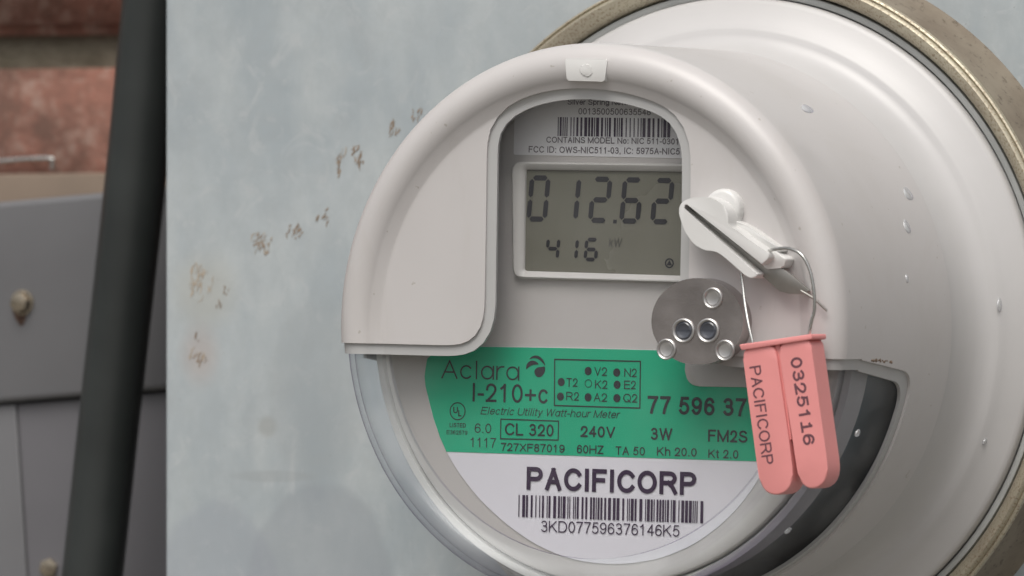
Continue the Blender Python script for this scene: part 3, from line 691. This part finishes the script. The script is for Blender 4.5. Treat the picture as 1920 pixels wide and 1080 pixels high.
bm = bmesh.new(); c_ = P(1255, 493.5, hg); ring_flat(bm, *c_, .95, 1.35, hg, 24)
t3 = [(c_[0]+.95*math.sin(a), c_[1]-.1+.95*math.cos(a)) for a in (0, 2.1, 4.2)]
bm.faces.new([bm.verts.new((x, hg, z)) for x, z in t3]); from_bm('printed_symbol', bm, M['segment'], disp, recalc=False)

# tab of the inner moulding that notches the label under the optical port
prism('port_boss', roundp(PP([(1284, 660), (1500, 665), (1500, 728), (1284, 724)], HB-1.2), [.5, 1, 2, 4.5]), HB-1.2, HB+.2, M['face'], meter, .4)

# small pad with a round gate mark on the top of the rim
pad = prism('rim_pad', roundp(PP([(1059, 110), (1139, 111), (1133, 153), (1063, 151)], -6.3), .5), -6.3, 2, M['white'], hood, .25)
cx_, cz_ = P(1099, 132, -6.4)
prism('gate_mark', [(cx_+(1.75+random.uniform(-.3, .3))*math.cos(6.283*k/18), cz_+(1.6+random.uniform(-.3, .3))*math.sin(6.283*k/18)) for k in range(18)], -6.55, -6.2, M['white'], hood, .2)

# ---- optical port: round steel plate with a flat foot, lenses and rivets
HO = -8.0
cxp, czp = P(1307, 603, HO); rr = 80/7.0
zb = P(1300, 683, HO)[1]
pl = [(cxp+13.6*math.cos(t), czp+11.6*math.sin(t)) for t in [R(-90+360*k/72) for k in range(72)]]
pl = [(x, max(z, zb)) for x, z in pl]
pp = []; [pp.append(q) for q in pl if not pp or (Vector(q)-Vector(pp[-1])).length > .3]
port = prism('optical_port', smoothp(pp, 2), HO, HO+6.2, M['steel'], meter, .35, 40)
def button(name, px, py, r, m1, m2, deep):
    x, z = P(px, py, HO)
    from_bm('ring', revolve_at(x, z, [(r*1.0, HO+.1), (r*1.02, HO-.35), (r*.92, HO-.55), (r*.80, HO-.35), (r*.76, HO-.05)]), m1, o_ := from_bm(name, revolve_at(x, z, deep(r)), m2, port, 45, recalc=False), 45, recalc=False)
def revolve_at(x, z, prof, n=32):
    bm = revolve_bm(prof, n)
    for v in bm.verts: v.co.x += x; v.co.z += z
    return bm
for q in ((1337, 559, 2.75), (1250, 655, 2.75), (1360, 657, 2.75)):
    button('rivet', *q, M['rivet'], M['rivet'], lambda r: [(0, HO-.12), (r*.55, HO-.12), (r*.64, HO-.2), (r*.70, HO-.02), (r*.80, HO-.02)])
for q in ((1282, 620, 3.2), (1328, 620, 3.2)):
    button('lens', *q, M['rivet'], M['lens'], lambda r: [(0, HO-.03), (r*.42, HO-.04), (r*.46, HO-.1), (r*.62, HO-.3), (r*.68, HO-.1), (r*.80, HO-.03)])

# ---- latch: white slotted hasp moulded on the hood
hasp = [(1273, 389), (1282, 375), (1300, 370), (1328, 369), (1349, 378), (1362, 393), (1366, 411), (1364, 424), (1380, 430), (1405, 450), (1441, 474), (1441, 482), (1427, 495), (1424, 508), (1413, 523), (1398, 517), (1372, 494), (1356, 480), (1342, 469), (1320, 468), (1300, 454), (1284, 428), (1275, 405)]
HH = -11.0
def slot_side(up):                     # split the outline along the slot
    a = Vector((1283, 384)); b = Vector((1428, 507)); t = (b-a).normalized(); n = Vector((t.y, -t.x))
    return a, b, t, n
body_px = [(1428, 497), (1291, 383), (1286, 382), (1282, 386), (1283, 393), (1421, 514), (1414, 523), (1398, 517), (1372, 494), (1356, 480), (1342, 471), (1320, 469), (1300, 457), (1284, 434), (1275, 408), (1271, 392), (1278, 378), (1298, 370), (1328, 369), (1349, 378), (1362, 393), (1366, 411), (1365, 424), (1380, 430), (1405, 450), (1441, 474), (1442, 483)]
hb = empty('latch', (0, 0, 0)); hb.parent = meter
poly_ = roundp(PP(body_px, HH), [.3, 0, .3, .3, 0, .3]+[1.1]*21, 3)
prism('hasp_body', poly_, HH, HF+.5, M['white'], hb, .3, 50, 3)
prism('boss', disc_poly(*P(1352, 392, HF-3), 5.4, 30), HF-3, HF+.4, M['white'], hb, 1.2, 40, 3)
prism('arm_block', roundp(PP([(1425, 492), (1448, 470), (1476, 485), (1468, 502), (1436, 505)], HH+3.5), .6, 3), HH+3.5, HF+.5, M['white'], hb, .4, 40)
prism('arm_block', roundp(PP([(1372, 410), (1405, 425), (1470, 470), (1440, 478), (1372, 436)], HH+5), .9, 3), HH+5, HF+.5, M['white'], hb, .6, 40)
# steel blade lying in the slot and coming out below
bl = PP([(1284, 384), (1290, 384), (1428, 498), (1461, 501), (1474, 508), (1518, 545), (1506, 552), (1479, 551), (1461, 546), (1420, 509), (1284, 394)], HH+4)
prism('blade', bl, HH+4, HH+5, M['blade'], hb, .15)
tube('blade_tip', [(*P(1500, 545, HH+2.5)[:1], HH+2.9, P(1500, 545, HH+2.5)[1]), (P(1525, 560, HH+3)[0], HH+3.2, P(1525, 560, HH+3)[1]), (P(1551, 583, HH+4)[0], HH+4, P(1551, 583, HH+4)[1])], .35, M['blade'], hb)

# ------------------------------------------------------------------ security seal hanging from the latch
seal = empty('security_seal', (0, 0, ZM), (0, ROLL, 0))
tag(seal, 'salmon pink two-lobed plastic security seal hanging by a thin wire from the latch', 'security seal')
HT = -17.0; HT2 = HT+7.6
ll = [(1391, 655), (1453, 645), (1457, 672), (1480, 830), (1487, 890), (1484, 912), (1470, 926), (1452, 930), (1434, 924), (1424, 905)]
rl = [(1459, 645), (1519, 634), (1552, 872), (1552, 892), (1543, 910), (1524, 919), (1507, 914), (1497, 897)]
body = prism('tag_body', smoothp(dense(PP(ll, HT), 1.3), 3), HT, HT2, M['tag'], seal, .45, 40, 3)
prism('tag_body', smoothp(dense(PP(rl, HT), 1.3), 3), HT, HT2, M['tag'], seal, .45, 40, 3)
prism('tag_spine', PP([(1453, 647), (1462, 645), (1484, 824), (1476, 826)], HT+.8), HT+.8, HT2-.4, M['tag'], seal)
prism('tag_cap', roundp(PP([(1386, 646), (1522, 626), (1523, 636), (1390, 657)], HT-.5), .5, 3), HT-.7, HT2+.5, M['tag'], seal, .3, 40)
def stamp(s, xa, ya, xb, yb, wpx, mt, bold):
    """text running down the tag, letter tops to the right"""
    h = HT-.06; p = Vector(P(xa, ya, h)); q = Vector(P(xb, yb, h)); t = (q-p); L_ = t.length; t.normalize(); n = Vector((-t.y, t.x))
    up = abs(P(xa+wpx, ya, h)[0]-p.x); bm = text_bm(s, .13+bold*2, 0, L_/text_adv(s)/up); clip_caps(bm); xs = [v.co.x for v in bm.verts]; a0, a1 = min(xs), max(xs)
    for v in bm.verts:
        c_ = p+t*((v.co.x-a0)/(a1-a0)*L_)+n*v.co.y*up; v.co = Vector((c_.x, h-v.co.z*.5, c_.y))
    from_bm('lettering', bm, mt, body, recalc=False)
stamp('PACIFICORP', 1405, 688, 1430, 872, 21, M['tag_ink'], .004)
stamp('03251!6', 1481, 672, 1507, 836, 22, M['tag_ink'], .026)
def w3(px, py, h): x, z = P(px, py, h); return (x, h, z)
tube('wire', [w3(1390, 512, -9), w3(1393, 535, -9.5), w3(1397, 570, -11), w3(1404, 610, -13), w3(1411, 640, -14), w3(1412, 650, -14)], .42, M['wire'], seal)
tube('wire', [w3(1432, 476, -8), w3(1450, 468, -10), w3(1478, 466, -12), w3(1502, 477, -13), w3(1518, 505, -13), w3(1526, 545, -13), w3(1527, 580, -13), w3(1521, 605, -13), w3(1516, 632, -13)], .45, M['wire'], seal)

# ------------------------------------------------------------------ drops and dirt on the housing
def drop(px, py, sx, sz, label):
    s = on_surface(px, py)
    x, h, z = s; n = Vector((x, 0, z)).normalized(); 
    bm = bmesh.new(); bmesh.ops.create_uvsphere(bm, u_segments=18, v_segments=12, radius=1)
    t = n.cross(Vector((0, 1, 0))).normalized()
    for v in bm.verts:
        c_ = v.co.copy(); e = 1+.25*max(0, -c_.z)*0
        v.co = n*c_.x*.45 + Vector((0, 1, 0))*c_.y*sx*(1-.25*c_.z) + t*(-c_.z if t.z < 0 else c_.z)*sz
    for v in bm.verts: v.co = Vector((v.co.x*.001, v.co.y*.001, v.co.z*.001))
    me = bpy.data.meshes.new('water_drop'); bm.to_mesh(me); bm.free(); o = link('water_drop', me, M['water'], None, 60)
    wl = meter_world(x, h, z); o.location = wl; o.rotation_euler = (0, ROLL, 0); tag(o, label, 'water drop', 'water drops on the meter housing')
def meter_world(x, h, z):
    c, s_ = math.cos(ROLL), math.sin(ROLL); return Vector(((x*c+z*s_)*.001, (h-HP)*.001, (-x*s_+z*c)*.001+ZM))
drop(1700, 424, 1.7, 2.0, 'clear water drop on the right side of the grey drum, level with the latch slot')
drop(1702, 363, 2.4, 2.0, 'smeared water drop straddling the raised step line of the drum, upper right')
drop(1513, 204, 3.2, 1.5, 'wide flat water smear on the upper side of the housing above the latch')
drop(1875, 571, 1.7, 1.9, 'water drop out near the sealing ring at the right edge')
drop(1847, 828, 1.2, 1.0, 'tiny bright water drop low on the rear flange, right of the dark opening')
drop(1700, 522, .7, 1.2, 'small faint water drop below the one level with the latch')
drop(1608, 812, 1.3, 1.1, 'pale water drop on the dark clear side window, below the pink seal')
drop(1478, 995, 1.4, 1.2, 'pale water drop at the foot of the dark clear side window near the bottom edge')
bm = bmesh.new()
for k in range(16):
    s = on_surface(1632+k*2.6+random.uniform(-2, 2), 675+k*.25+random.uniform(-2, 1.5)); 
    b2 = bmesh.ops.create_icosphere(bm, subdivisions=1, radius=random.uniform(.25, .6))
    for v in b2['verts']: v.co = Vector((s[0]*1.003, s[1], s[2]*1.003))+Vector((v.co.x*.6, v.co.y*1.3, v.co.z))*random.uniform(.7, 1.2)
tag(from_bm('dirt_crumbs', bm, M['dirt'], meter, 60), kind='stuff')

# ------------------------------------------------------------------ background things left of the enclosure
# leaning black conduit
hc = HP+50
def c3(px, py): x, z = P(px, py, hc, False); return (x, hc, z)
cp = [c3(342, -500), c3(287, 0), c3(261, 270), c3(232, 540), c3(203, 800), c3(173, 1080), c3(125, 1500)]
cond = tube('black_conduit', cp, 9.1, M['black_rubber'], None, nseg=20, off=HP); cond.location.z = ZM
tag(cond, 'thick black conduit leaning past the left edge of the big grey enclosure', 'conduit')
# grey utility box behind it, a little askew
HX = HP+82
bx = empty('utility_box', W(60, 560, HX), (0, R(-4.3), 0)); tag(bx, 'dark grey metal utility box with bolted cover behind the black conduit', 'utility box')
def bxp(px, py, h):
    q = W(px, py, h)-bx.location; a = R(-4.3); return ((q.x*math.cos(a)-q.z*math.sin(a))*1000, (q.x*math.sin(a)+q.z*math.cos(a))*1000)
def bprism(name, poly, y0, y1, mt, bev):
    bm = bmesh.new(); add_prism(bm, poly, y0, y1, bev, 3); o = from_bm(name, bm, mt, bx, 40, off=0); return o
zt = bxp(90, 370, HX)[1]; zb2 = bxp(70, 750, HX)[1]; xr = bxp(420, 560, HX)[0]
bprism('cover', roundp([(-150, zt), (xr, zt), (xr, zb2), (-150, zb2)], 2, 4), 0, 12, M['box_paint'], 1.8)
xe = bxp(30, 900, HX)[0]
bprism('lower_plate', [(-148, zb2-.6), (xe, zb2-.6), (xe, -190), (-148, -190)], 2.5, 12, M['box_paint'], .6)
bprism('lower_plate', [(xe+.05, zb2-.6), (xr-2, zb2-.6), (xr-2, -190), (xe+.05, -190)], 3.3, 14, M['box_paint_dark'], .6)
bprism('box_body', [(-146, zt-2), (xr-4, zt-2), (xr-4, -188), (-146, -188)], 14, 80, M['box_paint_dark'], 0)
for px, py, dy in ((43, 567, 0), (82, 1066, 5)):
    x, z = bxp(px, py, HX); bm = revolve_bm([(3.8, dy), (3.8, -.7+dy), (3.2, -.8+dy)], 28)
    for v in bm.verts: v.co.x += x; v.co.z += z
    wsh = [(x+3.1*math.cos(R(60*k+12)), z+3.1*math.sin(R(60*k+12))) for k in range(6)]
    add_prism(bm, wsh, -3.0+dy, -.75+dy, .35, 2)
    bo = from_bm('bolt', bm, M['bolt'], bx, 30, off=0)
    bm = bmesh.new(); add_prism(bm, [(x-3.6, z+1.5), (x+1.0, z-2.2), (x+.8, z-4.5), (x+.1, z-6.2), (x-.9, z-7.2), (x-1.9, z-6.5), (x-3.0, z-4.6), (x-3.9, z-1.5)], -.12+dy, .05+dy)
    from_bm('rust_run', bm, M['rust'], bx, None, off=0)
# weathered batten on the wall above the box, and a bent wire clip on the brick
hbz = HP+YW*1000-12
q = PP([(-260, 330), (330, 322)], hbz, False); z1 = q[0][1]; 
bm = bmesh.new(); add_prism(bm, [(q[0][0], q[0][1]), (q[1][0]+0, q[1][1]), (q[1][0], q[1][1]-40), (q[0][0], q[0][1]-40)], hbz, hbz+11.5, 1.2, 2)
o = from_bm('wooden_batten', bm, M['batten'], None, 40); o.location.z = ZM; tag(o, 'weathered tan batten on the brick wall just above the dark utility box', 'batten')
hw = HP+YW*1000-4
def c4(px, py): x, z = P(px, py, hw, False); return (x, hw, z)
o = tube('wire_clip', [c4(-60, 306), c4(0, 302), c4(50, 298), c4(92, 297), c4(99, 302), c4(97, 318)], .75, M['wire'], None); o.location.z = ZM
tag(o, 'thin bent metal wire clip lying along the red brick', 'wire clip')
